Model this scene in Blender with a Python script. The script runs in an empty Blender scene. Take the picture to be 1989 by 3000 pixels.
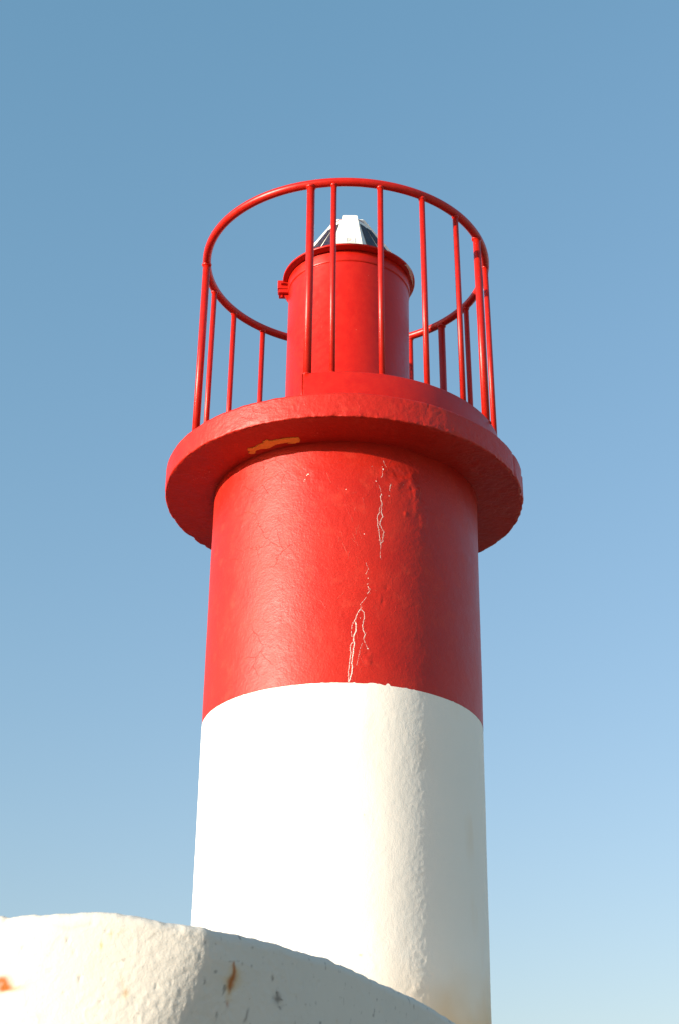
import bpy, math, random
import numpy as np
from mathutils import Vector, Matrix
R = math.radians
random.seed(5)
sc = bpy.context.scene
EYE = 1.6                                   # eye height above the quay

# ------------------------------------------------------------------ camera
cam_d = bpy.data.cameras.new('camera')
cam = bpy.data.objects.new('camera', cam_d)
sc.collection.objects.link(cam)
cr = Vector((0.99991142, -0.00259465, 0.01305436))
cu = Vector((-0.0128166, -0.45220798, 0.89182043))
cf = Vector((-0.00358933, 0.89190875, 0.45220118))
M = Matrix((cr, cu, -cf)).transposed().to_4x4()
M.translation = Vector((0, 0, EYE))
cam.matrix_world = M
cam_d.sensor_fit = 'VERTICAL'
cam_d.sensor_height = 36.0
cam_d.lens = 4737.09 / 3000 * 36.0
cam_d.clip_end = 30000
cam_d.dof.use_dof = True
cam_d.dof.focus_distance = 8.3
cam_d.dof.aperture_fstop = 11.0
sc.camera = cam

# ------------------------------------------------------------------ sky, sun, exposure
SUN_EL, SUN_AZ = R(9.2), R(237.8)           # low evening sun, behind the viewer to the left
world = bpy.data.worlds.new("World")
sc.world = world
world.use_nodes = True
wt = world.node_tree
sky = wt.nodes.new('ShaderNodeTexSky')
sky.sky_type = 'NISHITA'
sky.sun_disc = False
sky.sun_elevation = SUN_EL
sky.sun_rotation = SUN_AZ
sky.altitude = 0
sky.air_density = 1.3
sky.dust_density = 1.5
sky.ozone_density = 1.6
bg = wt.nodes['Background']
bg.inputs['Strength'].default_value = 0.10
bal = wt.nodes.new('ShaderNodeMix')            # white balance of the film
bal.data_type, bal.blend_type = 'RGBA', 'MULTIPLY'
bal.inputs[0].default_value = 1.0
bal.inputs[7].default_value = (0.993, 0.820, 0.943, 1)
wt.links.new(sky.outputs['Color'], bal.inputs[6])
hz = wt.nodes.new('ShaderNodeMix')             # even pale haze over the whole sky
hz.data_type, hz.blend_type = 'RGBA', 'ADD'
hz.inputs[0].default_value = 1.0
hz.inputs[7].default_value = (0.0, 0.515, 0.715, 1)
wt.links.new(bal.outputs[2], hz.inputs[6])
wt.links.new(hz.outputs[2], bg.inputs['Color'])
sun_d = bpy.data.lights.new('sun', 'SUN')
sun_d.energy = 3.7
sun_d.angle = R(0.53)
sun_d.color = (1.0, 0.93, 0.80)
sun = bpy.data.objects.new('sun', sun_d)
sc.collection.objects.link(sun)
sdir = Vector((math.sin(SUN_AZ) * math.cos(SUN_EL), math.cos(SUN_AZ) * math.cos(SUN_EL), math.sin(SUN_EL)))
sun.rotation_euler = sdir.to_track_quat('Z', 'Y').to_euler()
sun.location = sdir * 40
sc.view_settings.view_transform = 'Standard'
sc.view_settings.look = 'None'
sc.view_settings.exposure = 1.28
sc.view_settings.gamma = 1.0
sc.cycles.max_bounces = 8
sc.cycles.diffuse_bounces = 4
sc.cycles.sample_clamp_indirect = 6.0

# ------------------------------------------------------------------ helpers
def mk(name, V, F, mat, root=None, parent=None, smooth=True, org=None):
    """one mesh object; V in world coordinates, stored relative to the thing's base"""
    V = np.asarray(V, float)
    o_ = np.array(org if org is not None else (root.location if root else (0, 0, 0)), float)
    me = bpy.data.meshes.new(name)
    me.from_pydata((V - o_).tolist(), [], [list(map(int, f)) for f in F])
    me.update()
    if smooth:
        me.polygons.foreach_set('use_smooth', [True] * len(me.polygons))
    me.materials.append(mat)
    o = bpy.data.objects.new(name, me)
    sc.collection.objects.link(o)
    if parent is not None:
        o.parent = parent
    elif root is not None:
        o.parent = root
    else:
        o.location = o_
    return o

def thing(name, label, cat, loc):
    o = bpy.data.objects.new(name, None)
    o.empty_display_size = 0.3
    sc.collection.objects.link(o)
    o.location = loc
    o['label'] = label
    o['category'] = cat
    return o

def gridF(nr, nc, wrap=False, off=0, flip=False):
    c = nc if wrap else nc - 1
    i, j = np.meshgrid(np.arange(nr - 1), np.arange(c), indexing='ij')
    j2 = (j + 1) % nc
    F = np.stack([i * nc + j, i * nc + j2, (i + 1) * nc + j2, (i + 1) * nc + j], -1).reshape(-1, 4) + off
    return F[:, ::-1] if flip else F

def hsh(ix, iy, iz, s):
    n = (ix.astype(np.int64) * 374761393 + iy.astype(np.int64) * 668265263 + iz.astype(np.int64) * 2147483647 + s * 974634777) & 0xffffffff
    n = ((n ^ (n >> 13)) * 1274126177) & 0xffffffff
    return ((n ^ (n >> 16)) & 0xffff) / 32767.5 - 1.0

def vnoise(P, scale, seed=0):
    Q = np.asarray(P, float) * scale
    I = np.floor(Q).astype(np.int64)
    f = Q - I
    f = f * f * (3 - 2 * f)
    out = 0
    for dx in (0, 1):
        for dy in (0, 1):
            for dz in (0, 1):
                w = (f[..., 0] if dx else 1 - f[..., 0]) * (f[..., 1] if dy else 1 - f[..., 1]) * (f[..., 2] if dz else 1 - f[..., 2])
                out = out + w * hsh(I[..., 0] + dx, I[..., 1] + dy, I[..., 2] + dz, seed)
    return out

def fbm(P, scale, octs=3, seed=0):
    return sum(vnoise(P, scale * 2 ** k, seed + k) * 0.5 ** k for k in range(octs))

def tube(pts, rad, n=12, closed=False, caps=True):
    pts = [Vector(p) for p in pts]
    V, m = [], len(pts)
    for i, p in enumerate(pts):
        a = pts[(i - 1) % m] if (closed or i > 0) else p
        b = pts[(i + 1) % m] if (closed or i < m - 1) else p
        t = (b - a).normalized()
        up = Vector((0, 0, 1)) if abs(t.z) < 0.9 else Vector((0, 1, 0))
        u = t.cross(up).normalized()
        v = t.cross(u)
        r = rad[i] if isinstance(rad, (list, tuple)) else rad
        for k in range(n):
            c = 2 * math.pi * k / n
            V.append(p + u * (r * math.cos(c)) + v * (r * math.sin(c)))
    F = []
    for i in range(m if closed else m - 1):
        i2 = (i + 1) % m
        for k in range(n):
            k2 = (k + 1) % n
            F.append((i * n + k, i * n + k2, i2 * n + k2, i2 * n + k))
    if caps and not closed:
        F.append(tuple(range(n))[::-1])
        F.append(tuple((m - 1) * n + k for k in range(n)))
    return V, F

def merge(*parts):
    V, F = [], []
    for v, f in parts:
        o = len(V)
        V += [tuple(p) for p in v]
        F += [tuple(i + o for i in q) for q in f]
    return V, F

def boxm(x0, x1, y0, y1, z0, z1, b=0.003):
    """box with bevelled edges"""
    import bmesh
    bm = bmesh.new()
    bmesh.ops.create_cube(bm, size=1)
    for v in bm.verts:
        v.co = Vector(((x0 + x1) / 2 + v.co.x * (x1 - x0), (y0 + y1) / 2 + v.co.y * (y1 - y0), (z0 + z1) / 2 + v.co.z * (z1 - z0)))
    bmesh.ops.bevel(bm, geom=bm.edges[:], offset=b, segments=2, affect='EDGES', profile=0.5)
    bm.verts.index_update()
    r = ([tuple(v.co) for v in bm.verts], [tuple(v.index for v in f.verts) for f in bm.faces])
    bm.free()
    return r

def lathe(prof, cx, cy, n=128, a0=None, a1=None):
    """prof: list of (r, z)"""
    V = []
    closed = a0 is None
    A = [2 * math.pi * k / n for k in range(n)] if closed else [a0 + (a1 - a0) * k / (n - 1) for k in range(n)]
    for r, z in prof:
        for a in A:
            V.append((cx + r * math.sin(a), cy - r * math.cos(a), z))
    F = gridF(len(prof), n, closed)
    return V, [tuple(f) for f in F]

def attr(o, name, arr):
    a = o.data.attributes.new(name, 'FLOAT', 'POINT')
    a.data.foreach_set('value', np.asarray(arr, np.float32).ravel())

# ------------------------------------------------------------------ materials
class NT:
    def __init__(s, name):
        s.m = bpy.data.materials.new(name)
        s.m.use_nodes = True
        s.t = s.m.node_tree
        s.b = s.t.nodes['Principled BSDF']
        s.co = s.t.nodes.new('ShaderNodeTexCoord').outputs['Object']
    def n(s, t, **k):
        nd = s.t.nodes.new(t)
        for a, v in k.items():
            setattr(nd, a, v)
        return nd
    def l(s, a, b):
        s.t.links.new(a, b)
    def noise(s, scale, detail=4, rough=0.55, vec=None, dist=0.0):
        nd = s.n('ShaderNodeTexNoise')
        nd.inputs['Scale'].default_value = scale
        nd.inputs['Detail'].default_value = detail
        nd.inputs['Roughness'].default_value = rough
        nd.inputs['Distortion'].default_value = dist
        s.l(vec or s.co, nd.inputs['Vector'])
        return nd.outputs['Fac']
    def ramp(s, fac, *stops):
        nd = s.n('ShaderNodeValToRGB')
        e = nd.color_ramp.elements
        while len(e) < len(stops):
            e.new(0.5)
        for i, (p, c) in enumerate(stops):
            e[i].position = p
            e[i].color = (c, c, c, 1) if isinstance(c, (int, float)) else (*c, 1)
        s.l(fac, nd.inputs[0])
        return nd.outputs['Color']
    def mix(s, fac, a, b, mode='MIX'):
        nd = s.n('ShaderNodeMix', data_type='RGBA', blend_type=mode)
        for sock, v in ((nd.inputs[0], fac), (nd.inputs[6], a), (nd.inputs[7], b)):
            if isinstance(v, (int, float)):
                sock.default_value = v
            elif isinstance(v, tuple):
                sock.default_value = (*v, 1)
            else:
                s.l(v, sock)
        return nd.outputs[2]
    def math(s, op, a, b=0.5):
        nd = s.n('ShaderNodeMath', operation=op)
        for sock, v in ((nd.inputs[0], a), (nd.inputs[1], b)):
            if isinstance(v, (int, float)):
                sock.default_value = v
            else:
                s.l(v, sock)
        return nd.outputs[0]
    def attr(s, name):
        return s.n('ShaderNodeAttribute', attribute_name=name).outputs['Fac']
    def bump(s, h, dist, strength=1.0, prev=None):
        nd = s.n('ShaderNodeBump')
        nd.inputs['Distance'].default_value = dist
        nd.inputs['Strength'].default_value = strength
        s.l(h, nd.inputs['Height'])
        if prev is not None:
            s.l(prev, nd.inputs['Normal'])
        return nd.outputs['Normal']
    def done(s, col, rough, normal=None, spec=0.5, **k):
        for sock, v in ((s.b.inputs['Base Color'], col), (s.b.inputs['Roughness'], rough)):
            if isinstance(v, (int, float)):
                sock.default_value = v
            elif isinstance(v, tuple):
                sock.default_value = (*v, 1)
            else:
                s.l(v, sock)
        if normal is not None:
            s.l(normal, s.b.inputs['Normal'])
        s.b.inputs['Specular IOR Level'].default_value = spec
        for a, v in k.items():
            s.b.inputs[a].default_value = v
        return s.m

RED = (0.60, 0.014, 0.008)

def m_red_plaster():
    t = NT('red painted render')
    big = t.noise(2.6, 5, 0.6)
    mid = t.noise(16, 4, 0.6)
    col = t.mix(t.ramp(big, (0.35, 0.0), (0.7, 1.0)), (0.38, 0.007, 0.001), (0.45, 0.012, 0.002))
    col = t.mix(t.ramp(mid, (0.55, 0.0), (0.78, 0.35)), col, (0.56, 0.05, 0.022))
    fade = t.ramp(t.noise(1.6, 6, 0.68, dist=0.4), (0.48, 0.0), (0.68, 0.18))
    col = t.mix(fade, col, (0.56, 0.045, 0.022))
    speck = t.ramp(t.noise(130, 2, 0.6), (0.62, 0.0), (0.76, 0.18))
    col = t.mix(speck, col, (0.60, 0.10, 0.06))
    ro = t.ramp(t.math('ADD', t.math('MULTIPLY', big, 0.5), t.math('MULTIPLY', mid, 0.5)), (0.3, 0.40), (0.7, 0.55))
    b1 = t.bump(t.noise(105, 3, 0.62), 0.0017, 0.8)
    b2 = t.bump(t.noise(240, 2, 0.6), 0.0006, 0.7, b1)
    wr = t.n('ShaderNodeTexVoronoi', feature='DISTANCE_TO_EDGE')
    wr.inputs['Scale'].default_value = 9
    wv = t.n('ShaderNodeMix', data_type='RGBA')
    wv.inputs[0].default_value = 0.08
    t.l(t.co, wv.inputs[6])
    nn = t.n('ShaderNodeTexNoise')
    nn.inputs['Scale'].default_value = 9
    nn.inputs['Detail'].default_value = 5
    t.l(t.co, nn.inputs['Vector'])
    t.l(nn.outputs['Color'], wv.inputs[7])
    t.l(wv.outputs[2], wr.inputs['Vector'])
    line = t.ramp(wr.outputs['Distance'], (0.0, 1.0), (0.012, 0.0))
    line = t.math('MULTIPLY', line, t.ramp(t.noise(3.1, 3), (0.50, 0.0), (0.62, 1.0)))
    b3 = t.bump(line, 0.0012, 0.6, b2)
    return t.done(col, ro, b3, 0.38)

def m_white_plaster():
    t = NT('white painted render')
    big = t.noise(1.7, 5, 0.6)
    col = t.mix(big, (0.83, 0.795, 0.715), (0.76, 0.735, 0.66))
    spots = t.ramp(t.noise(26, 3, 0.5), (0.74, 0.0), (0.80, 0.5))
    col = t.mix(spots, col, (0.45, 0.38, 0.24))
    st = t.attr('bounce_and_grime')
    col = t.mix(st, col, (0.66, 0.40, 0.13))  # ochre for the painted bounce light, the spot and the grime
    b1 = t.bump(t.noise(165, 3, 0.6), 0.0010, 0.8)
    b2 = t.bump(t.noise(230, 2, 0.55), 0.0008, 0.8, b1)
    return t.done(col, 0.72, b2, 0.35)

def m_wall():
    t = NT('whitewashed rough render')
    big = t.noise(3.5, 5, 0.6)
    col = t.mix(big, (0.61, 0.585, 0.515), (0.53, 0.51, 0.45))
    pores = t.ramp(t.noise(60, 3, 0.5), (0.70, 0.0), (0.76, 0.55))
    col = t.mix(pores, col, (0.30, 0.27, 0.22))
    col = t.mix(t.attr('ochre'), col, (0.55, 0.36, 0.10))
    col = t.mix(t.attr('rust'), col, (0.33, 0.095, 0.012))
    col = t.mix(t.attr('dirt'), col, (0.10, 0.085, 0.075))
    b1 = t.bump(t.noise(80, 4, 0.6), 0.0018, 0.7)
    b2 = t.bump(t.noise(260, 2, 0.55), 0.0012, 0.6, b1)
    return t.done(col, 0.85, b2, 0.3)

def m_red_metal(name='red painted steel', rough=0.31):
    t = NT(name)
    n = t.noise(30, 4, 0.6)
    col = t.mix(t.ramp(n, (0.3, 0.0), (0.75, 1.0)), (0.41, 0.007, 0.002), (0.47, 0.012, 0.003))
    chips = t.ramp(t.noise(85, 2, 0.5), (0.775, 0.0), (0.80, 0.8))
    col = t.mix(chips, col, (0.75, 0.32, 0.24))
    ro = t.ramp(n, (0.3, rough), (0.7, rough + 0.12))
    b = t.bump(t.noise(60, 3, 0.5), 0.0008, 0.3)
    return t.done(col, ro, b, 0.34)

def m_plain(name, c, rough=0.5, spec=0.5, var=0.08, scale=40, **k):
    t = NT(name)
    n = t.noise(scale, 3)
    col = t.mix(n, tuple(min(1, v * (1 + var)) for v in c), tuple(v * (1 - var) for v in c))
    return t.done(col, rough, t.bump(t.noise(scale * 4, 2), 0.0008, 0.3), spec, **k)

def m_panel():
    t = NT('solar cells')
    sx = t.n('ShaderNodeTexVoronoi')
    sx.inputs['Scale'].default_value = 90
    t.l(t.co, sx.inputs['Vector'])
    col = t.mix(t.ramp(sx.outputs['Color'], (0.2, 0.0), (0.9, 1.0)), (0.005, 0.005, 0.026), (0.06, 0.043, 0.04))
    return t.done(col, 0.5, t.bump(sx.outputs['Distance'], 0.001, 0.5), 0.2)

def m_concrete(name, a, b, scale=2.0):
    t = NT(name)
    n = t.noise(scale, 6, 0.6)
    col = t.mix(n, a, b)
    return t.done(col, 0.9, t.bump(t.noise(scale * 14, 5), 0.006, 0.7), 0.3)

def m_water():
    t = NT('sea water')
    b1 = t.bump(t.noise(0.35, 3, 0.55), 0.35, 0.9)
    b2 = t.bump(t.noise(2.2, 3, 0.55), 0.07, 0.9, b1)
    return t.done((0.012, 0.035, 0.045), 0.22, b2, 0.5, IOR=1.33)

M_RED = m_red_plaster()
M_WHITE = m_white_plaster()
M_WALL = m_wall()
M_STEEL = m_red_metal()
M_DRUM = m_red_metal('red painted sheet metal', 0.30)
M_CHIP = m_plain('bare plaster', (0.80, 0.74, 0.66), 0.8, 0.3)
M_SCR = m_plain('scratched red paint', (0.66, 0.12, 0.08), 0.6, 0.4)
M_PATCH = m_plain('bare orange render', (0.97, 0.28, 0.045), 0.9, 0.2, 0.35, 75)
M_PLASTIC = m_plain('ivory plastic', (0.80, 0.78, 0.70), 0.42, 0.5, 0.03)
M_EMB = m_plain('pinkish emblem print', (0.78, 0.60, 0.54), 0.5, 0.5, 0.03)
M_CELL = m_panel()
M_LENS = m_plain('dark red lens', (0.20, 0.012, 0.02), 0.12, 0.6, 0.03)
# ------------------------------------------------------------------ measurements (metres, heights above the quay)
D = 7.1656                     # tower axis straight ahead
Z = lambda z: z + EYE
RT = 0.65
Z_BAND, Z_SB, Z_ST, Z_TB, Z_RAIL, Z_LID = Z(2.4827), Z(3.6671), Z(3.7937), Z(3.9718), Z(5.0939), Z(4.988)
RS, RR, RL, RF = 0.8853, 0.7429, 0.3177, 0.3492
TX = -0.0071                   # the slab leans a little
PLAT = Z(0.30)                 # floor of the platform behind the parapet

# ------------------------------------------------------------------ setting: sea, quay, platform
def sheet(name, pts, z0, z1, mat, kind='structure'):
    n = len(pts)
    V = [(x, y, z1) for x, y in pts] + [(x, y, z0) for x, y in pts]
    F = [tuple(range(n))] + [(i, i + n, (i + 1) % n + n, (i + 1) % n) for i in range(n)]
    o = mk(name, V, F, mat, smooth=False)
    o['kind'] = kind
    return o
S = 12000
sheet('water', [(-S, -S), (S, -S), (S, S), (-S, S)], -1.3, -1.25, m_water())
sheet('ground', [(-4.5, -5), (6, -5), (6, 13), (-4.5, 13)], -1.6, 0.0, m_concrete('quay concrete', (0.38, 0.34, 0.28), (0.26, 0.235, 0.20)))
sheet('bounce_sheet', [(6.0, -60), (90, -90), (120, 90), (40, 140), (6.0, 40)], -1.4, -0.35, m_concrete('added pale sand bounce sheet', (0.62, 0.51, 0.36), (0.50, 0.41, 0.29), 0.4))  # unseen sandy sheet, added to bounce warm fill onto the shaded white

SLX = [-.9, -.8, -.7, -.6, -.5, -.42, -.35, -.31, -.27, -.2, -.1, 0, .1, .2, .3, .4, .5]
SLY = [-.30, -.26, -.18, -.08, .04, .13, .26, .46, 1.10, 1.28, 1.36, 1.75, 2.2, 2.5, 2.7, 2.85, 2.9]
PX = np.linspace(-.9, .5, 701)
PY = np.interp(PX, SLX, SLY)
PY = np.concatenate([[0], np.cumsum((PY[1:] + PY[:-1]) / 2 * 0.002)])
PY += 3.618 - np.interp(-.5, PX, PY)
TOPX = [-0.763, -0.743, -0.722, -0.682, -0.603, -0.518, -0.436, -0.385, -0.313, -0.275, -0.22, -0.159, -0.135, -0.099, -0.021, 0.063, 0.139, 0.249, 0.362]
TOPZ = [0.826, 0.822, 0.825, 0.826, 0.83, 0.83, 0.824, 0.813, 0.812, 0.807, 0.812, 0.814, 0.817, 0.811, 0.818, 0.812, 0.812, 0.817, 0.812]

def wall_plan():
    X = np.linspace(-0.85, 0.45, 900)
    Y = np.interp(X, PX, PY)
    P = np.stack([X, Y], 1)
    s = np.concatenate([[0], np.cumsum(np.hypot(*np.diff(P, axis=0).T))])
    m = int(s[-1] / 0.0035)
    q = np.linspace(0, s[-1], m)
    fine = np.stack([np.interp(q, s, P[:, 0]), np.interp(q, s, P[:, 1])], 1)
    left = np.array([(-4.4, 5.1), (-3.6, 4.55), (-2.8, 4.17), (-2.1, 3.94), (-1.5, 3.80), (-1.15, 3.745), (-0.97, 3.715)])
    right = np.array([(0.56, 5.52), (0.75, 6.0), (0.98, 6.6), (1.18, 7.2), (1.35, 7.9), (1.42, 8.9)])
    return np.concatenate([left, fine, right])
WP = wall_plan()
sheet('platform', [(float(x), float(y)) for x, y in np.concatenate([WP[:7], WP[7:-6:60], WP[-6:]]) + np.array((0.0, 0.12))] + [(1.42, 9.2), (-4.4, 9.2)],
      -0.2, PLAT, m_concrete('platform screed', (0.50, 0.36, 0.20), (0.40, 0.29, 0.17)))

def wall():
    n = len(WP)
    T = np.gradient(WP, axis=0)
    T /= np.linalg.norm(T, axis=1)[:, None]
    N = np.stack([T[:, 1], -T[:, 0]], 1)             # outward, towards the viewer
    top = Z(np.interp(WP[:, 0], TOPX, TOPZ))
    rr = 0.028
    prof = [(0.0, -1.60 - 0.83, 0)] + [(0.0, z, 0) for z in (-1.8, -1.2, -0.8, -0.6, -0.45, -0.36)]
    prof += [(0.0, z, 0) for z in np.arange(-0.32, -rr, 0.0035)]
    prof += [(-rr + rr * math.cos(a), -rr + rr * math.sin(a), 0) for a in np.linspace(0, math.pi / 2, 9)]
    prof += [(-d, -0.06 * d, 0) for d in (0.05, 0.08, 0.12, 0.18, 0.25)]
    prof += [(-0.28, -0.02 - 0.012, 0), (-0.30, -0.05, 0), (-0.30, -0.3, 0), (-0.30, -0.53, 0), (-0.30, -1.6 - 0.83, 0)]
    V = np.zeros((len(prof), n, 3))
    Nr = np.zeros((len(prof), n, 3))
    for i, (o, z, _) in enumerate(prof):
        V[i, :, 0] = WP[:, 0] + N[:, 0] * o
        V[i, :, 1] = WP[:, 1] + N[:, 1] * o
        V[i, :, 2] = np.maximum(top + z, -0.02)
        Nr[i, :, 0] = N[:, 0]
        Nr[i, :, 1] = N[:, 1]
    lean = np.exp(-((V[..., 0] + 0.29) / 0.11) ** 2) * np.clip(Z(0.74) - V[..., 2], 0, 0.6) * 0.28
    V[..., 0] -= lean
    P = V.copy()
    lump = 0.0011 * fbm(P, 8, 2, 3) + 0.0004 * fbm(P, 30, 2, 11)
    rough = np.clip(vnoise(P, 4.5, 31) * 1.5 + 0.35, 0, 1)
    grit = 0.0010 * fbm(P, 110, 2, 17) * rough
    # trowel ridges and small pits
    ridge = 0.0022 * np.maximum(0, 1 - np.abs(fbm(P, 13, 3, 41)) * 9) * np.clip(vnoise(P, 5, 51) * 2, 0, 1)
    pit = -0.0035 * np.clip(vnoise(P, 60, 61) - 0.72, 0, 1) / 0.28
    xx = P[..., 0]
    zone = np.exp(-((xx + 0.31) / 0.05) ** 2) * 0.0007 * fbm(P, 75, 2, 71)
    disp = lump + grit + ridge + pit + zone
    V += Nr * disp[..., None]
    fr = np.array([max(0.0, min(1.0, (z + 0.034) / 0.03)) if o > -0.26 else 0 for o, z, _ in prof])
    V[..., 2] += fr[:, None] * (0.0028 * fbm(P, 30, 3, 5)) 
    o = mk('parapet_wall', V.reshape(-1, 3), gridF(len(prof), n), M_WALL, org=(-0.3, 3.9, 0.0))
    x, z = P[..., 0], P[..., 2] - EYE
    jit = 0.010 * fbm(P, 40, 3, 81)
    def blob(cx, cz, sx, sz, p=2, j=1.0):
        return np.exp(-(np.abs((x - cx + jit * j) / sx) ** p + np.abs((z - cz + jit * j) / sz) ** p))
    face = np.abs(np.arange(len(prof)) - 60)[:, None] * 0 + 1
    rust = blob(-0.744, 0.673, 0.024, 0.015, 3, .5) * (0.65 + 0.35 * np.clip(((x + 0.742) ** 2 + (z - 0.670) ** 2) / 0.00008, 0, 1)) + 0.55 * blob(-0.725, 0.663, 0.022, 0.007, 2, .4)
    cxs = np.interp(z, [0.65, 0.697, 0.717, 0.745], [-0.248, -0.242, -0.237, -0.2385])
    w = np.interp(z, [0.675, 0.69, 0.705, 0.72, 0.735, 0.745], [0.002, 0.0055, 0.0065, 0.0042, 0.003, 0.001])
    rust += 0.95 * np.exp(-np.abs((x - cxs + jit * .25) / w) ** 2) * np.clip((z - 0.668) / 0.02, 0, 1) * np.clip((0.747 - z) / 0.006, 0, 1)
    rust += 0.6 * blob(-0.249, 0.652, 0.003, 0.007, 2, .2) + 0.4 * blob(-0.466, 0.655, 0.0028, 0.006, 2, .2)
    ochre = 0.5 * np.exp(-np.abs((x - cxs - 0.0 + jit * .5) / (w * 2.6)) ** 2) * np.clip((z - 0.65) / 0.03, 0, 1) * np.clip((0.745 - z) / 0.02, 0, 1)
    ochre += 0.45 * blob(-0.466, 0.650, 0.007, 0.011, 2, .3) + 0.7 * blob(-0.498, 0.781, 0.009, 0.008, 2, 1.6) * (vnoise(P, 160, 5) > -0.1)
    ochre += 0.8 * blob(-0.527, 0.752, 0.0032, 0.009, 2, .4) + 0.3 * blob(-0.715, 0.664, 0.03, 0.008, 2, .6)
    cxy = np.interp(z, [0.655, 0.697], [-0.468, -0.479])
    ochre += 0.22 * np.exp(-((x - cxy + jit * .2) / 0.003) ** 2) * np.clip((z - 0.66) / 0.01, 0, 1) * np.clip((0.70 - z) / 0.01, 0, 1)
    dirt = 0.75 * blob(-0.140, 0.686, 0.006, 0.010, 2, .5) + 0.7 * blob(-0.136, 0.667, 0.0035, 0.005, 2, .5)
    cxd = np.interp(z, [0.61, 0.66], [-0.216, -0.200])
    dirt += 0.6 * np.exp(-((x - cxd + jit * .15) / 0.0022) ** 2) * np.clip((z - 0.615) / 0.01, 0, 1) * np.clip((0.655 - z) / 0.01, 0, 1)
    dirt += 0.45 * np.exp(-(np.abs(z - 0.7435 - 0.2 * (x + .24)) / 0.0012) ** 2) * (np.abs(x + 0.237) < 0.012)
    dirt += 0.55 * np.clip((vnoise(P, 70, 91) - 0.72) / 0.12, 0, 1) * (x > -0.3) + 0.35 * np.clip((vnoise(P, 90, 95) - 0.84) / 0.1, 0, 1)
    for pl, st_ in (([(-.610, .785), (-.632, .760), (-.640, .735), (-.655, .712)], .30), ([(-.655, .70), (-.70, .665), (-.72, .655)], .18), ([(-.37, .80), (-.40, .79), (-.43, .765)], .35), ([(-.345, .66), (-.36, .63), (-.375, .605)], .4), ([(-.56, .80), (-.60, .79), (-.635, .805)], .16)):
        for (xa_, za_), (xb_, zb_) in zip(pl[:-1], pl[1:]):
            tt = np.clip(((x - xa_) * (xb_ - xa_) + (z - za_) * (zb_ - za_)) / ((xb_ - xa_) ** 2 + (zb_ - za_) ** 2), 0, 1)
            dd = np.hypot(x + jit * .5 - xa_ - tt * (xb_ - xa_), z + jit * .5 - za_ - tt * (zb_ - za_))
            dirt = np.maximum(dirt, st_ * np.exp(-(dd / 0.0022) ** 2))
    for nm, a in (('rust', rust), ('ochre', ochre), ('dirt', dirt)):
        attr(o, nm, np.clip(a, 0, 1))
    o['label'] = 'whitewashed rough rendered parapet wall with rust streaks, curving in front of the striped tower'
    o['category'] = 'wall'
    return o
wall()

# ------------------------------------------------------------------ the light tower
tower = thing('lighthouse', 'red and white painted harbour light tower with a railed gallery and a red drum', 'lighthouse', (0, D, PLAT))

def angles(step=0.0045):
    fine = np.arange(-104, 104, math.degrees(step / RT))
    back = np.linspace(104, 256, 40)[:-1]
    return np.radians(np.concatenate([fine, back]))
ANG = angles()
jz = 0.0016 * fbm(np.stack([np.sin(ANG) * RT, -np.cos(ANG) * RT, 0 * ANG], -1), 60, 3, 7)
dega = np.degrees(ANG)
# drips of white over the red edge
for a0, w, h in ((17.2, 0.75, 0.010), (11.2, 1.9, 0.0055), (13.8, 1.0, 0.004), (4.0, 0.5, 0.003), (24.6, 0.6, 0.0025), (28, 0.4, 0.002), (-8, 0.6, 0.002)):
    jz = np.maximum(jz, h * np.exp(-((dega - a0) / w) ** 4))
ZB = Z_BAND + jz

def shaft(name, z0, z1, mat, dz, seed, scars=()):
    nz = max(2, int(round(float(np.mean(z1 - z0)) / dz)))
    T = np.linspace(0, 1, nz)[:, None]
    zz = z0[None, :] * (1 - T) + z1[None, :] * T
    x = RT * np.sin(ANG)[None, :] + 0 * zz
    y = -RT * np.cos(ANG)[None, :] + 0 * zz
    P = np.stack([x, y, zz], -1)
    d = 0.0011 * fbm(P, 3.5, 2, seed) + 0.0003 * fbm(P, 22, 2, seed + 3) + 0.0003 * fbm(P, 80, 2, seed + 6)
    da = np.degrees(ANG)[None, :]
    for (a0, zc, wa, wz, h) in scars:                     # rough patched plaster and knobs
        env = np.exp(-(((da - a0) / wa) ** 2 + ((zz - zc) / wz) ** 2) ** 1.5)
        d = d + env * (h * (0.28 * fbm(P, 30, 3, seed + 9) + 0.2))
    env = np.exp(-((da - 31) / 7.0) ** 2)
    d = d + env * 0.00035 * fbm(P, 95, 2, seed + 20)
    V = np.stack([(RT + d) * np.sin(ANG)[None, :], D - (RT + d) * np.cos(ANG)[None, :], zz], -1)
    return mk(name, V.reshape(-1, 3), gridF(nz, len(ANG), True), mat, tower), P, d

scars = [(24, Z(3.50), 7, 0.07, 0.010), (29, Z(3.42), 4, 0.08, 0.011), (14, Z(3.53), 5, 0.05, 0.006), (33, Z(3.30), 3.5, 0.12, 0.006),
         (25.0, Z(3.330), 0.9, 0.010, 0.026), (-16, Z(3.50), 7, 0.05, 0.004), (9.5, Z(2.60), 1.6, 0.03, 0.007), (14.0, Z(2.89), 0.9, 0.02, 0.009),
         (16.5, Z(2.945), 0.8, 0.012, -0.009), (15.0, Z(2.87), 0.7, 0.022, -0.008), (-48, Z(3.33), 2, 0.03, 0.004), (-26, Z(2.75), 1.2, 0.10, 0.003)]
red_shaft, _, dred = shaft('red_shaft', ZB + 0.0, np.full(len(ANG), Z_SB + 0.02), M_RED, 0.0045, 100, scars)
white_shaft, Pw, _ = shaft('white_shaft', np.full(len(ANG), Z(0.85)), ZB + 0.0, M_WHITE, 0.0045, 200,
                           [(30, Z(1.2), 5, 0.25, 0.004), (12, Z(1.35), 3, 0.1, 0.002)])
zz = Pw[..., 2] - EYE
da = np.degrees(ANG)[None, :]
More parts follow.
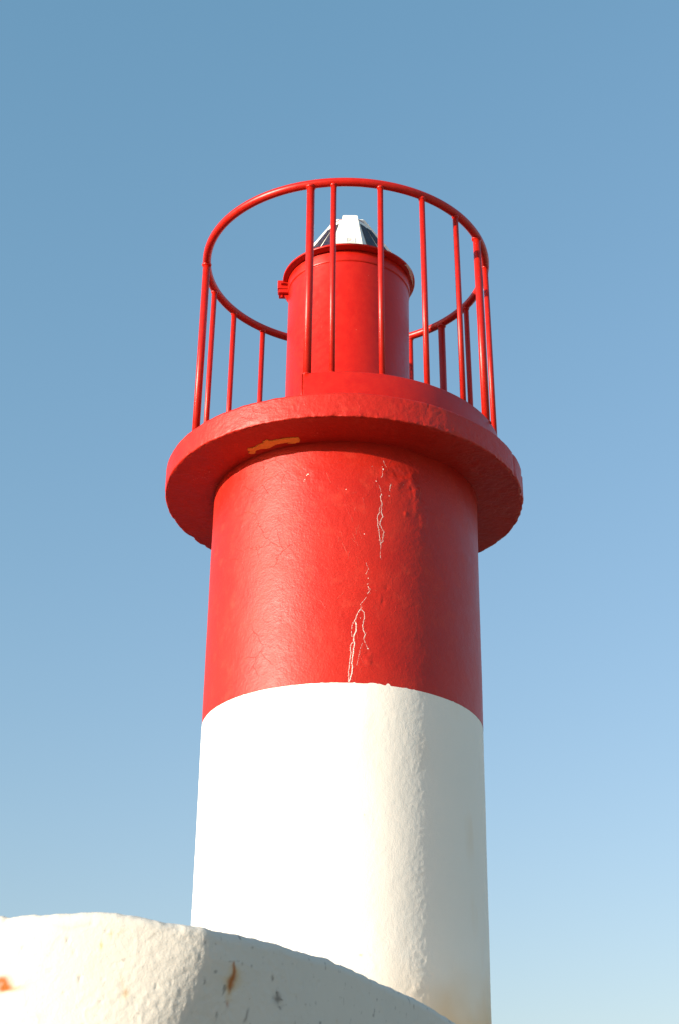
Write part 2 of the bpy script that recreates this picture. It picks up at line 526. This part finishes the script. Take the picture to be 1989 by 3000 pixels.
st = np.clip((1.36 + 0.10 * fbm(Pw, 5, 3, 4) + 0.0022 * (da - 20) - zz) / 0.34, 0, 1) ** 1.4 * np.clip((da + 5) / 45, 0, 1) * 0.7  # warm bounced light painted as an ochre gradient, low on the right
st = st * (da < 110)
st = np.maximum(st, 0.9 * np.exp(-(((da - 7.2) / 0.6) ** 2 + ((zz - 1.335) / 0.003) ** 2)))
grime = np.clip(fbm(Pw * np.array([1, 1, 0.35]), 9, 4, 55) - 0.55, 0, 1) * 0.16
grime += 0.35 * np.exp(-(((da + 72) / 3.0) ** 2 + ((zz - 1.72) / 0.03) ** 2)) * np.clip(fbm(Pw, 40, 3, 58) + 0.3, 0, 1)
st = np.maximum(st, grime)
attr(white_shaft, 'bounce_and_grime', np.clip(st, 0, 1))
bv, bf = lathe([(RT + 0.001, PLAT - 0.1), (RT + 0.001, Z(0.85))], 0, D, 128)
base = mk('shaft_base', bv, bf, M_WHITE, tower)
top_v, top_f = lathe([(0.0, Z_SB + 0.05), (RT - 0.01, Z_SB + 0.05)], 0, D, 8)

# cracks, chips and scratches in the red paint: thin flakes lying on the shaft
CZOFF = EYE
CRK = [(1.6, [(14.35, 3.4091), (13.95, 3.3917)]), (1.0, [(13.95, 3.3917), (14.17, 3.3719), (14.55, 3.3625), (14.5, 3.3358), (14.23, 3.3187)]), (1.4, [(14.23, 3.3187), (14.64, 3.3061), (15.05, 3.2919), (14.37, 3.2825), (13.97, 3.2654), (13.7, 3.2518)]), (1.0, [(13.7, 3.2518), (14.24, 3.2428), (14.78, 3.2305), (15.32, 3.2182), (15.19, 3.2049), (15.0, 3.185), (14.92, 3.1685), (14.25, 3.1594), (13.98, 3.158)]), (0.8, [(14.22, 3.3487), (13.55, 3.331), (13.55, 3.3111)]), (1.3, [(13.55, 3.3111), (12.83, 3.2968), (12.62, 3.2832), (12.89, 3.2671), (12.84, 3.2473), (13.3, 3.2249)]), (1.0, [(13.3, 3.2249), (13.49, 3.2023), (13.71, 3.1765), (13.98, 3.158), (14.17, 3.1446)]), (0.7, [(14.17, 3.1446), (13.99, 3.1216), (13.81, 3.1019), (14.21, 3.0799)]), (0.7, [(15.16, 3.5835), (15.71, 3.564), (16.41, 3.5482)]), (0.7, [(14.61, 3.5279), (14.75, 3.5043), (14.07, 3.4913)]), (0.6, [(13.39, 3.4513), (13.94, 3.4353), (14.21, 3.4189)]), (1.0, [(18.22, 3.4633), (17.94, 3.4492), (17.74, 3.432)]), (0.5, [(8.19, 3.0553), (9.24, 3.0259), (8.09, 2.996)]), (0.7, [(9.15, 2.9557), (8.76, 2.949)]), (1.0, [(8.89, 2.9397), (9.54, 2.9308), (9.55, 2.915), (8.78, 2.9048)]), (0.7, [(8.53, 2.8889), (7.52, 2.8723), (6.25, 2.8526), (6.52, 2.834)]), (1.2, [(6.52, 2.834), (5.51, 2.8178), (4.76, 2.7987), (4.27, 2.7798), (3.53, 2.7639)]), (0.9, [(3.53, 2.7639), (3.03, 2.7514), (2.8, 2.7328), (2.82, 2.7082), (3.08, 2.696)]), (2.4, [(4.28, 2.7674), (4.55, 2.749), (4.44, 2.7243), (3.83, 2.7056), (3.6, 2.681)]), (2.2, [(3.6, 2.681), (3.99, 2.6628), (3.63, 2.6383), (3.52, 2.617), (3.17, 2.5956), (3.06, 2.5714), (3.33, 2.5534), (2.98, 2.5263), (2.62, 2.5052), (2.02, 2.4871)]), (1.2, [(3.35, 2.6717), (2.61, 2.6592), (2.38, 2.6378), (2.64, 2.6227), (2.42, 2.5983), (2.2, 2.5681), (1.85, 2.5379), (1.88, 2.5109), (1.9, 2.487)]), (1.2, [(6.52, 2.8278), (7.55, 2.8161), (7.82, 2.7915), (7.44, 2.7726), (7.08, 2.7506), (7.34, 2.7293), (8.11, 2.7114), (7.62, 2.6926)]), (0.8, [(7.62, 2.6926), (8.13, 2.6716), (8.91, 2.6509), (9.67, 2.6424)]), (0.5, [(7.12, 2.6708), (6.38, 2.6489), (5.9, 2.6182), (5.42, 2.5907), (4.94, 2.5632)])]
SCR = [(0.5, [(10.82, 3.4645), (12.58, 3.44)]), (0.5, [(16.96, 3.3801), (17.46, 3.366)]), (0.6, [(4.04, 3.2255), (4.3, 3.1929)]), (0.6, [(2.82, 3.1954), (3.88, 3.165)]), (0.7, [(-1.26, 3.1489), (0.46, 3.1022)]), (0.5, [(4.4, 3.1555), (5.07, 3.1349)]), (0.6, [(31.33, 3.4913), (31.62, 3.465), (31.12, 3.4396), (30.15, 3.4129)]), (0.6, [(-7.71, 3.506), (-5.87, 3.4553)]), (0.5, [(-25.05, 3.4739), (-25.19, 3.4516)])]
BLB = [(14.97, 3.537, 3.2), (14.61, 3.5483, 1.5), (12.17, 3.4714, 2.4), (18.14, 3.4581, 2.2), (17.57, 3.4041, 1.8), (7.5, 3.1969, 2.2), (0.01, 3.4196, 1.6), (23.73, 3.4733, 0.8), (10.47, 3.5455, 1.0), (9.13, 2.9795, 1.8), (6.17, 2.7871, 1.5), (9.16, 2.645, 2.4), (-15.27, 3.5071, 3.0), (-15.81, 3.5011, 2.0), (-16.51, 3.4818, 1.8), (-16.86, 3.4733, 1.6)]

def onshaft(a, z, off=0.0006):
    a_ = R(a)
    P = np.array([RT * math.sin(a_), -RT * math.cos(a_), Z(z)])
    i = int(np.abs(np.degrees(ANG) - a).argmin())
    nz = dred.shape[0]
    t = (Z(z) - ZB[i]) / (Z_SB + 0.02 - ZB[i])
    j = int(np.clip(round(t * (nz - 1)), 1, nz - 2))
    r = RT + float(dred[j - 1:j + 2, max(0, i - 1):i + 2].max()) + off
    return np.array([r * math.sin(a_), D - r * math.cos(a_), Z(z)])

def strip(poly, w, gaps=0.0, rag=0.5):
    """ragged ribbon along a polyline of (angle, height)"""
    pts = []
    for (a, z), (b, y) in zip(poly[:-1], poly[1:]):
        L = math.hypot((b - a) * math.pi / 180 * RT, y - z)
        k = max(2, int(L / 0.0016))
        for i in range(k):
            pts.append((a + (b - a) * i / k, z + (y - z) * i / k))
    pts.append(poly[-1])
    V, F = [], []
    jx = jy = 0.0
    for i, (a, z) in enumerate(pts):
        jx = 0.7 * jx + random.uniform(-0.0007, 0.0007)
        b = pts[min(i + 1, len(pts) - 1)]
        c = pts[max(i - 1, 0)]
        tx, ty = (b[0] - c[0]) * math.pi / 180 * RT, b[1] - c[1]
        l = math.hypot(tx, ty) or 1
        nx, ny = -ty / l, tx / l
        h = w * (1 + random.uniform(-rag, rag)) * 0.5
        for sgn in (-1, 1):
            V.append(onshaft(a + math.degrees((nx * h * sgn + jx) / RT), z + ny * h * sgn))
        if i and random.random() > gaps:
            k = 2 * i
            F.append((k - 2, k - 1, k + 1, k))
    return V, F

def speck(a, z, r):
    n = 9
    V = [onshaft(a, z)]
    el = random.uniform(0, math.pi)
    for k in range(n):
        t = 2 * math.pi * k / n
        q = r * random.uniform(0.65, 1.3) * (1 + 0.35 * math.cos(2 * (t - el)))
        V.append(onshaft(a + math.degrees(q * math.cos(t) / RT), z + q * math.sin(t)))
    return V, [(0, 1 + k, 1 + (k + 1) % n) for k in range(n)]

def paint_on(o, V, F, mat):
    """add flakes of another paint to a part's own mesh"""
    import bmesh
    me = o.data
    me.materials.append(mat)
    mi = len(me.materials) - 1
    org = np.array(tower.location)
    tmp = bpy.data.meshes.new('flakes')
    tmp.from_pydata((np.asarray(V, float) - org).tolist(), [], [list(map(int, f)) for f in F])
    for p in tmp.polygons:
        p.material_index = mi
    bm = bmesh.new()
    bm.from_mesh(me)
    bm.from_mesh(tmp)
    bm.to_mesh(me)
    bm.free()
    bpy.data.meshes.remove(tmp)

PXM = 0.00148                                   # metres per photo pixel on the shaft
parts = []
for w, poly in CRK:
    parts.append(strip(poly, w * PXM, 0.06 if w >= 1 else 0.28))
    if w > 0.9:                                  # crumbs beside the crack
        for a, z in poly:
            for _ in range(3):
                parts.append(speck(a + random.uniform(-.45, .45), z + random.uniform(-.008, .008), PXM * random.uniform(.25, .6)))
parts += [speck(a, z, s * PXM * 0.75) for a, z, s in BLB]
paint_on(red_shaft, *merge(*parts), M_CHIP)
parts = [strip(p, w * PXM * 1.2, 0.05) for w, p in SCR]
for _ in range(34):
    a, z = random.uniform(-32, 14), random.uniform(2.75, 3.45)
    if random.random() < 0.35:
        z = random.uniform(3.0, 3.3); a = random.uniform(-12, 6)
    L = random.uniform(0.01, 0.045)
    th = random.gauss(math.pi / 2 + 0.25, 0.5)
    parts.append(strip([(a, z), (a + math.degrees(L * math.cos(th) * .5 / RT) + random.uniform(-.2, .2), z + L * .5 * math.sin(th)),
                        (a + math.degrees(L * math.cos(th) / RT), z + L * math.sin(th))], PXM * random.uniform(.3, .55), 0.12))
paint_on(red_shaft, *merge(*parts), M_SCR)

# ---- gallery slab
def slab():
    n = 1250
    A = np.linspace(0, 2 * np.pi, n, endpoint=False)
    prof = [(RT - 0.03, 0.0)] + [(r, 0.0) for r in np.linspace(RT + 0.004, RS - 0.008, 44)]
    prof += [(RS - 0.003, 0.0012), (RS, 0.005)]
    H = Z_ST - Z_SB
    prof += [(RS, h) for h in np.linspace(0.010, H - 0.010, 24)]
    prof += [(RS - 0.003, H - 0.004), (RS - 0.009, H)]
    prof += [(r, H) for r in np.linspace(RS - 0.03, 0.72, 18)] + [(0.5, H), (0.0, H)]
    V = np.zeros((len(prof), n, 3))
    Nn = np.zeros_like(V)
    for i, (r, h) in enumerate(prof):
        x, y = r * np.sin(A), -r * np.cos(A)
        V[i, :, 0], V[i, :, 1] = x - 0.0074 * (1 if r > RT else 0), y
        V[i, :, 2] = Z_SB + h + TX * x
        if r >= RS - 0.004:
            Nn[i, :, 0], Nn[i, :, 1] = np.sin(A), -np.cos(A)
        elif h == 0:
            Nn[i, :, 2] = -1
        else:
            Nn[i, :, 2] = 1
    d = 0.0018 * fbm(V, 5, 2, 301) + 0.0007 * fbm(V, 22, 2, 305) + 0.0006 * fbm(V, 80, 2, 307)
    hh = np.array([h for r, h in prof])[:, None]
    rim = np.array([1.0 if r >= RS - 0.010 else 0.0 for r, h in prof])[:, None]
    edge = rim * np.exp(-(hh / 0.018) ** 2)
    da = np.degrees(A)[None, :]
    daw = (da + 180) % 360 - 180
    # crumbling lower arris and pitted front
    d -= edge * 0.0055 * np.clip(fbm(V, 26, 3, 311) + 0.05, 0, 1)
    d -= rim * 0.006 * np.clip((vnoise(V, 70, 321) - 0.78) / 0.22, 0, 1) * np.exp(-((daw - 25) / 22) ** 2)
    d += rim * np.exp(-((daw - 30) / 14) ** 2) * 0.0009 * fbm(V, 55, 3, 331)
    for a0, w, q in ((-117, 1.2, 0.012), (66.5, 1.1, 0.005), (80, 1.4, 0.010), (-124, 0.9, 0.008), (126, 1.0, 0.009), (-103, .8, .006)):
        d -= rim * q * np.exp(-((daw - a0) / w) ** 2)
    V += Nn * d[..., None]
    V[..., 2] += edge * 0.0032 * fbm(V, 28, 3, 341) + rim * np.exp(-((hh - H) / 0.012) ** 2) * 0.0024 * fbm(V, 20, 3, 345)
    V[..., 1] += D
    return mk('gallery_slab', V.reshape(-1, 3), gridF(len(prof), n, True), M_RED, tower)
gallery = slab()

def under(pts, z, mat, name, parent, thick=0.002, rag=0.002, cx=0, cy=0, tilt=TX):
    """thin ragged patch on a downward face"""
    Q = []
    for (x, y), (x2, y2) in zip(pts, pts[1:] + pts[:1]):
        k = max(1, int(math.hypot(x2 - x, y2 - y) / 0.006))
        for i in range(k):
            Q.append((x + (x2 - x) * i / k + random.uniform(-rag, rag), y + (y2 - y) * i / k + random.uniform(-rag, rag)))
    V = [(x + cx, D + cy + y, z + tilt * x - thick) for x, y in Q] + [(x + cx, D + cy + y, z + tilt * x + 0.001) for x, y in Q]
    n = len(Q)
    F = [tuple(range(n))] + [(i, (i + 1) % n, (i + 1) % n + n, i + n) for i in range(n)]
    import bmesh
    o = mk(name, V, F, mat, tower, parent, smooth=False)
    bm = bmesh.new(); bm.from_mesh(o.data)
    bmesh.ops.triangulate(bm, faces=[f for f in bm.faces if len(f.verts) > 4])
    bm.to_mesh(o.data); bm.free()
    return o
PATCH = [(-0.4558, -0.5729), (-0.4312, -0.578), (-0.4014, -0.6123), (-0.3722, -0.634), (-0.3862, -0.6392), (-0.3654, -0.6564), (-0.3476, -0.6472), (-0.3108, -0.6634), (-0.2703, -0.6763), (-0.216, -0.6849), (-0.2111, -0.6647), (-0.2148, -0.6441), (-0.2392, -0.6309), (-0.2675, -0.6298), (-0.2571, -0.6425), (-0.2917, -0.6313), (-0.3203, -0.6195), (-0.3496, -0.5894), (-0.3663, -0.5763), (-0.3907, -0.5754), (-0.4199, -0.5576), (-0.4232, -0.5281), (-0.4398, -0.5232), (-0.4558, -0.531), (-0.4389, -0.5443), (-0.4566, -0.5561)]
under(PATCH, Z_SB, M_PATCH, 'bare_patch', gallery, thick=0.0035)
# little pale nicks under the slab
parts = []
for cxn, cyn, s, k in ((-0.655, -0.32, 0.03, 16), (-0.62, -0.19, 0.02, 14), (-0.72, -0.30, 0.02, 8), (-0.12, -0.72, 0.016, 3)):
    for _ in range(k):
        x, y = cxn + random.gauss(0, s), cyn + random.gauss(0, s)
        q = random.uniform(0.0012, 0.0035)
        V = [(x + q * math.cos(t) * random.uniform(.6, 1.4), D + y + q * math.sin(t) * random.uniform(.6, 1.4), Z_SB + TX * x - 0.0045) for t in np.linspace(0, 2 * math.pi, 7)[:-1]]
        parts.append((V, [tuple(range(6))]))
paint_on(gallery, *merge(*parts), M_SCR)

# ---- guard rail
BX, BR = -0.006, 0.7553          # foot ring of the posts
RX = -0.0137
railV = [(RX + RR * math.sin(a), D - RR * math.cos(a), Z_RAIL + 0.0012 * math.sin(3 * a)) for a in np.linspace(0, 2 * math.pi, 220, endpoint=False)]
rail = mk('guard_rail', *tube(railV, 0.0220, 18, closed=True), M_STEEL, tower)
POSTS = [(-13.7, 1), (-4.8, 0), (12.8, 0), (30.3, 0), (48.0, 0), (65.3, 1), (85.3, 0), (102.0, 0), (116.2, 0), (133.3, 1), (150.0, 0),
         (167.5, 0), (185.0, 0), (202.0, 1), (218.9, 0), (236.6, 0), (254.5, 0), (-86.0, 1)]
POSTS = [p for p in POSTS if p[0] != 102.0]
for a, thick in POSTS:
    t = R(a)
    r = 0.0196 if thick else 0.0143
    top = Vector((RX + RR * math.sin(t), D - RR * math.cos(t), Z_RAIL - 0.012))
    foot = Vector((BX + BR * math.sin(t), D - BR * math.cos(t), Z_TB - 0.002))
    mid = foot.lerp(top, 0.5) + Vector((random.uniform(-.0015, .0015), random.uniform(-.0015, .0015), 0))
    d = (top - foot).normalized()
    body = tube([foot, mid, top], r, 16)
    wt_ = top - d * 0.006
    weld = tube([wt_ - d * 0.010, wt_ - d * 0.005, wt_ + d * 0.003], [r * 1.02, r * 1.28, r * 1.35], 14)
    fw = tube([foot - d * 0.001, foot + d * 0.003, foot + d * 0.008], [r * 1.4, r * 1.3, r * 1.03], 14)
    mk('post', *merge(body, weld, fw), M_STEEL, tower, rail)
a0, a1 = R(-15.0), R(273.0)
r0, r1 = 0.738, 0.776
zb = Z_ST - 0.006
prof = [(r1, zb), (r1 + 0.0005, Z_TB - 0.004), (r1 - 0.003, Z_TB), (r0 + 0.003, Z_TB), (r0, Z_TB - 0.003), (r0, zb)]
n = 300
V, F = lathe(prof, BX, D, n, a0, a1)
F = F + [tuple(i * n for i in range(6)), tuple(i * n + n - 1 for i in range(6))[::-1]]
V2, F2 = tube([(BX + (r1 + 0.001) * math.sin(a0), D - (r1 + 0.001) * math.cos(a0), zb), (BX + (r1 + 0.001) * math.sin(a0), D - (r1 + 0.001) * math.cos(a0), Z_TB - 0.003)], 0.0025, 8)
V = [(x, y, z + (TX * x if z < Z_TB - .01 else 0)) for x, y, z in V]
toe = mk('toe_board', *merge((V, F), (V2, F2)), M_STEEL, tower, rail)

# ---- lantern drum
LX = 0.003
drum = mk('lantern_drum', *lathe([(RL + 0.006, Z_ST - 0.02), (RL + 0.006, Z_ST + 0.02), (RL, Z_ST + 0.024), (RL, Z_LID - 0.060),
                                 (RL, Z_LID - 0.004), (0.0, Z_LID - 0.004)], LX, D, 160), M_DRUM, tower)
mk('drum_band', *lathe([(RL - 0.002, Z_LID - 0.066), (RL + 0.0045, Z_LID - 0.064), (RL + 0.0055, Z_LID - 0.058), (RL + 0.0055, Z_LID - 0.004)], LX, D, 160), M_DRUM, tower, drum)
LY = -0.020
lid = mk('drum_lid', *lathe([(RL - 0.03, Z_LID), (RF - 0.003, Z_LID), (RF, Z_LID + 0.002), (RF, Z_LID + 0.010), (RF - 0.003, Z_LID + 0.012),
                             (0.26, Z_LID + 0.016), (0.0, Z_LID + 0.024)], LX, D + LY, 180), M_DRUM, tower, drum)
FC = [(0.288, -0.178), (0.300, -0.165), (0.312, -0.128), (0.322, -0.082), (0.333, -0.03), (0.341, 0.01), (0.337, -0.045), (0.333, -0.10), (0.322, -0.14), (0.303, -0.182)]
under(FC, Z_LID, M_CHIP, 'paint_chip', lid, 0.0012, 0.0012, LX, LY, 0)
# clamp at the joint of the lid
zc = Z(4.955)
xa = LX - 0.3765
cl = merge(boxm(xa, -RL + 0.012, D - 0.034, D + 0.034, zc - 0.010, zc + 0.042, 0.003),
           boxm(xa + 0.006, -RL + 0.010, D - 0.031, D + 0.031, zc - 0.034, zc - 0.011, 0.003))
gus = ([(-RL + 0.004, D - 0.012, zc - 0.035), (-RL - 0.022, D - 0.012, zc - 0.035), (-RL + 0.004, D - 0.012, zc - 0.075),
        (-RL + 0.004, D + 0.012, zc - 0.035), (-RL - 0.022, D + 0.012, zc - 0.035), (-RL + 0.004, D + 0.012, zc - 0.075)],
       [(0, 1, 2), (5, 4, 3), (0, 3, 4, 1), (1, 4, 5, 2), (2, 5, 3, 0)])
clamp = mk('clamp', *merge(cl, gus), M_STEEL, tower, smooth=False)
mk('bolt', *tube([(xa + 0.024, D - 0.052, zc + 0.018), (xa + 0.024, D - 0.030, zc + 0.018)], 0.0085, 6), M_STEEL, tower, clamp, smooth=False)
mk('bolt', *tube([(xa + 0.024, D - 0.006, zc - 0.050), (xa + 0.024, D - 0.006, zc - 0.03)], 0.0065, 6), M_STEEL, tower, clamp, smooth=False)

# ------------------------------------------------------------------ solar lantern on the drum
LB = Z_LID + 0.018
lan = thing('solar_lantern', 'ivory pyramid shaped marine lantern with dark solar cells standing on the red drum', 'lantern', (LX, D, LB))
ZT = Z(5.405)
ZF = Z(5.025)
def hw(z):                      # distance of the white corner faces from the axis
    return 0.062 + 0.655 * (ZT - z)
def cw(z):                      # half width of a corner face
    return 0.037 + 0.073 * (ZT - z)
def ring(z, hh=None, cc=None):
    h = hw(z) if hh is None else hh
    c = cw(z) if cc is None else cc
    P = []
    for k in range(4):
        a = k * math.pi / 2
        ux, uy = math.sin(a), -math.cos(a)
        tx, ty = math.cos(a), math.sin(a)
        P += [(LX + ux * h - tx * c, D + uy * h - ty * c, z), (LX + ux * h + tx * c, D + uy * h + ty * c, z)]
    return P
zs = [LB, ZF - 0.01, ZF, ZT - 0.045]
V = ring(LB, hw(ZF) + 0.004, cw(ZF)) + ring(ZF - 0.01, hw(ZF) + 0.004, cw(ZF)) + ring(ZF) + ring(ZT - 0.045)
F = [tuple(map(int, f)) for f in gridF(4, 8, True)] + [tuple(range(24, 32))]
body = mk('lantern_body', V, F, M_PLASTIC, lan, smooth=False)
# raised white corner fins
for k in range(4):
    a = k * math.pi / 2
    u = Vector((math.sin(a), -math.cos(a), 0)); t = Vector((math.cos(a), math.sin(a), 0))
    c0 = Vector((LX, D, 0))
    rows = []
    for z, e, s in ((ZF, 0.010, 1), (ZT - 0.012, 0.010, 1), (ZT, 0.006, 0.80)):
        for dep in (e, -0.035):
            for sg in (-1, 1):
                rows.append(c0 + u * (hw(z) + dep) + t * (sg * (cw(z) * s + 0.002)) + Vector((0, 0, z)))
    F = []
    for i in (0, 4):
        F += [(i, i + 1, i + 5, i + 4), (i + 1, i + 3, i + 7, i + 5), (i + 3, i + 2, i + 6, i + 7), (i + 2, i, i + 4, i + 6)]
    F += [(8, 9, 11, 10), (0, 2, 3, 1)]
    mk('corner_fin', rows, F, M_PLASTIC, lan, body, smooth=False)
# solar cells, two per sloping face with a rib between
for k in range(4):
    zA, zBt = ZT - 0.065, ZF + 0.012
    lo, hi = ring(zBt), ring(zA)
    p00, p10 = Vector(lo[(2 * k + 1) % 8]), Vector(lo[(2 * k + 2) % 8])
    p01, p11 = Vector(hi[(2 * k + 1) % 8]), Vector(hi[(2 * k + 2) % 8])
    nrm = (p10 - p00).cross(p01 - p00).normalized()
    if nrm.dot(Vector((LX, D, 0)) - Vector((p00.x, p00.y, 0))) > 0:
        nrm = -nrm
    def q(s, t):
        return (p00.lerp(p10, s)).lerp(p01.lerp(p11, s), t) + nrm * 0.004
    for s0, s1 in ((0.13, 0.46), (0.54, 0.87)):
        th = 0.90
        pts = [q(s0, 0.02), q(s1, 0.02), q(s1, th), q(s0, th)]
        bk = [p - nrm * 0.003 for p in pts]
        mk('solar_cell', pts + bk, [(0, 1, 2, 3), (0, 4, 5, 1), (1, 5, 6, 2), (2, 6, 7, 3), (3, 7, 4, 0)], M_CELL, lan, smooth=False)
mk('lens', *lathe([(0.080, ZT - 0.046), (0.087, ZT - 0.042), (0.088, ZT - 0.034), (0.080, ZT - 0.024), (0.05, ZT - 0.016), (0.0, ZT - 0.013)], LX, D, 48), M_LENS, lan)
# moulded square with the maker's mark on the front fin
def onfin(u_, v_, off=0.012):
    z = ZF + v_
    h = hw(z) + off
    return (LX + u_ + 0.006, D - h, z)
def quad(u0, u1, v0, v1, off):
    return ([onfin(u0, v0, off), onfin(u1, v0, off), onfin(u1, v1, off), onfin(u0, v1, off),
             onfin(u0, v0, .004), onfin(u1, v0, .004), onfin(u1, v1, .004), onfin(u0, v1, .004)],
            [(0, 1, 2, 3), (0, 4, 5, 1), (1, 5, 6, 2), (2, 6, 7, 3), (3, 7, 4, 0)])
v0, s = 0.022, 0.023
fr = merge(quad(-s, s, v0, v0 + .006, .013), quad(-s, s, v0 + .056, v0 + .062, .013), quad(-s, -s + .004, v0 + .006, v0 + .056, .013), quad(s - .004, s, v0 + .006, v0 + .056, .013))
emb = mk('emblem', *fr, M_PLASTIC, lan, smooth=False)
tri = ([onfin(-.015, v0 + .050, .0115), onfin(-.015, v0 + .014, .0115), onfin(-.002, v0 + .050, .0115), onfin(-.011, v0 + .014, .0115)], [(0, 1, 3, 2)])
rg = []
for k in range(16):
    t = 2 * math.pi * k / 16
    for rad in (0.0105, 0.0075):
        rg.append(onfin(.004 + rad * math.cos(t), v0 + .026 + rad * 1.35 * math.sin(t), .0117))
rf = [(2 * k, 2 * ((k + 1) % 16), 2 * ((k + 1) % 16) + 1, 2 * k + 1) for k in range(16)]
stem = ([onfin(.0125, v0 + .012, .0117), onfin(.0155, v0 + .012, .0117), onfin(.0155, v0 + .046, .0117), onfin(.0125, v0 + .046, .0117)], [(0, 1, 2, 3)])
mk('emblem_mark', *merge(tri, (rg, rf), stem), M_EMB, lan, emb, smooth=False)
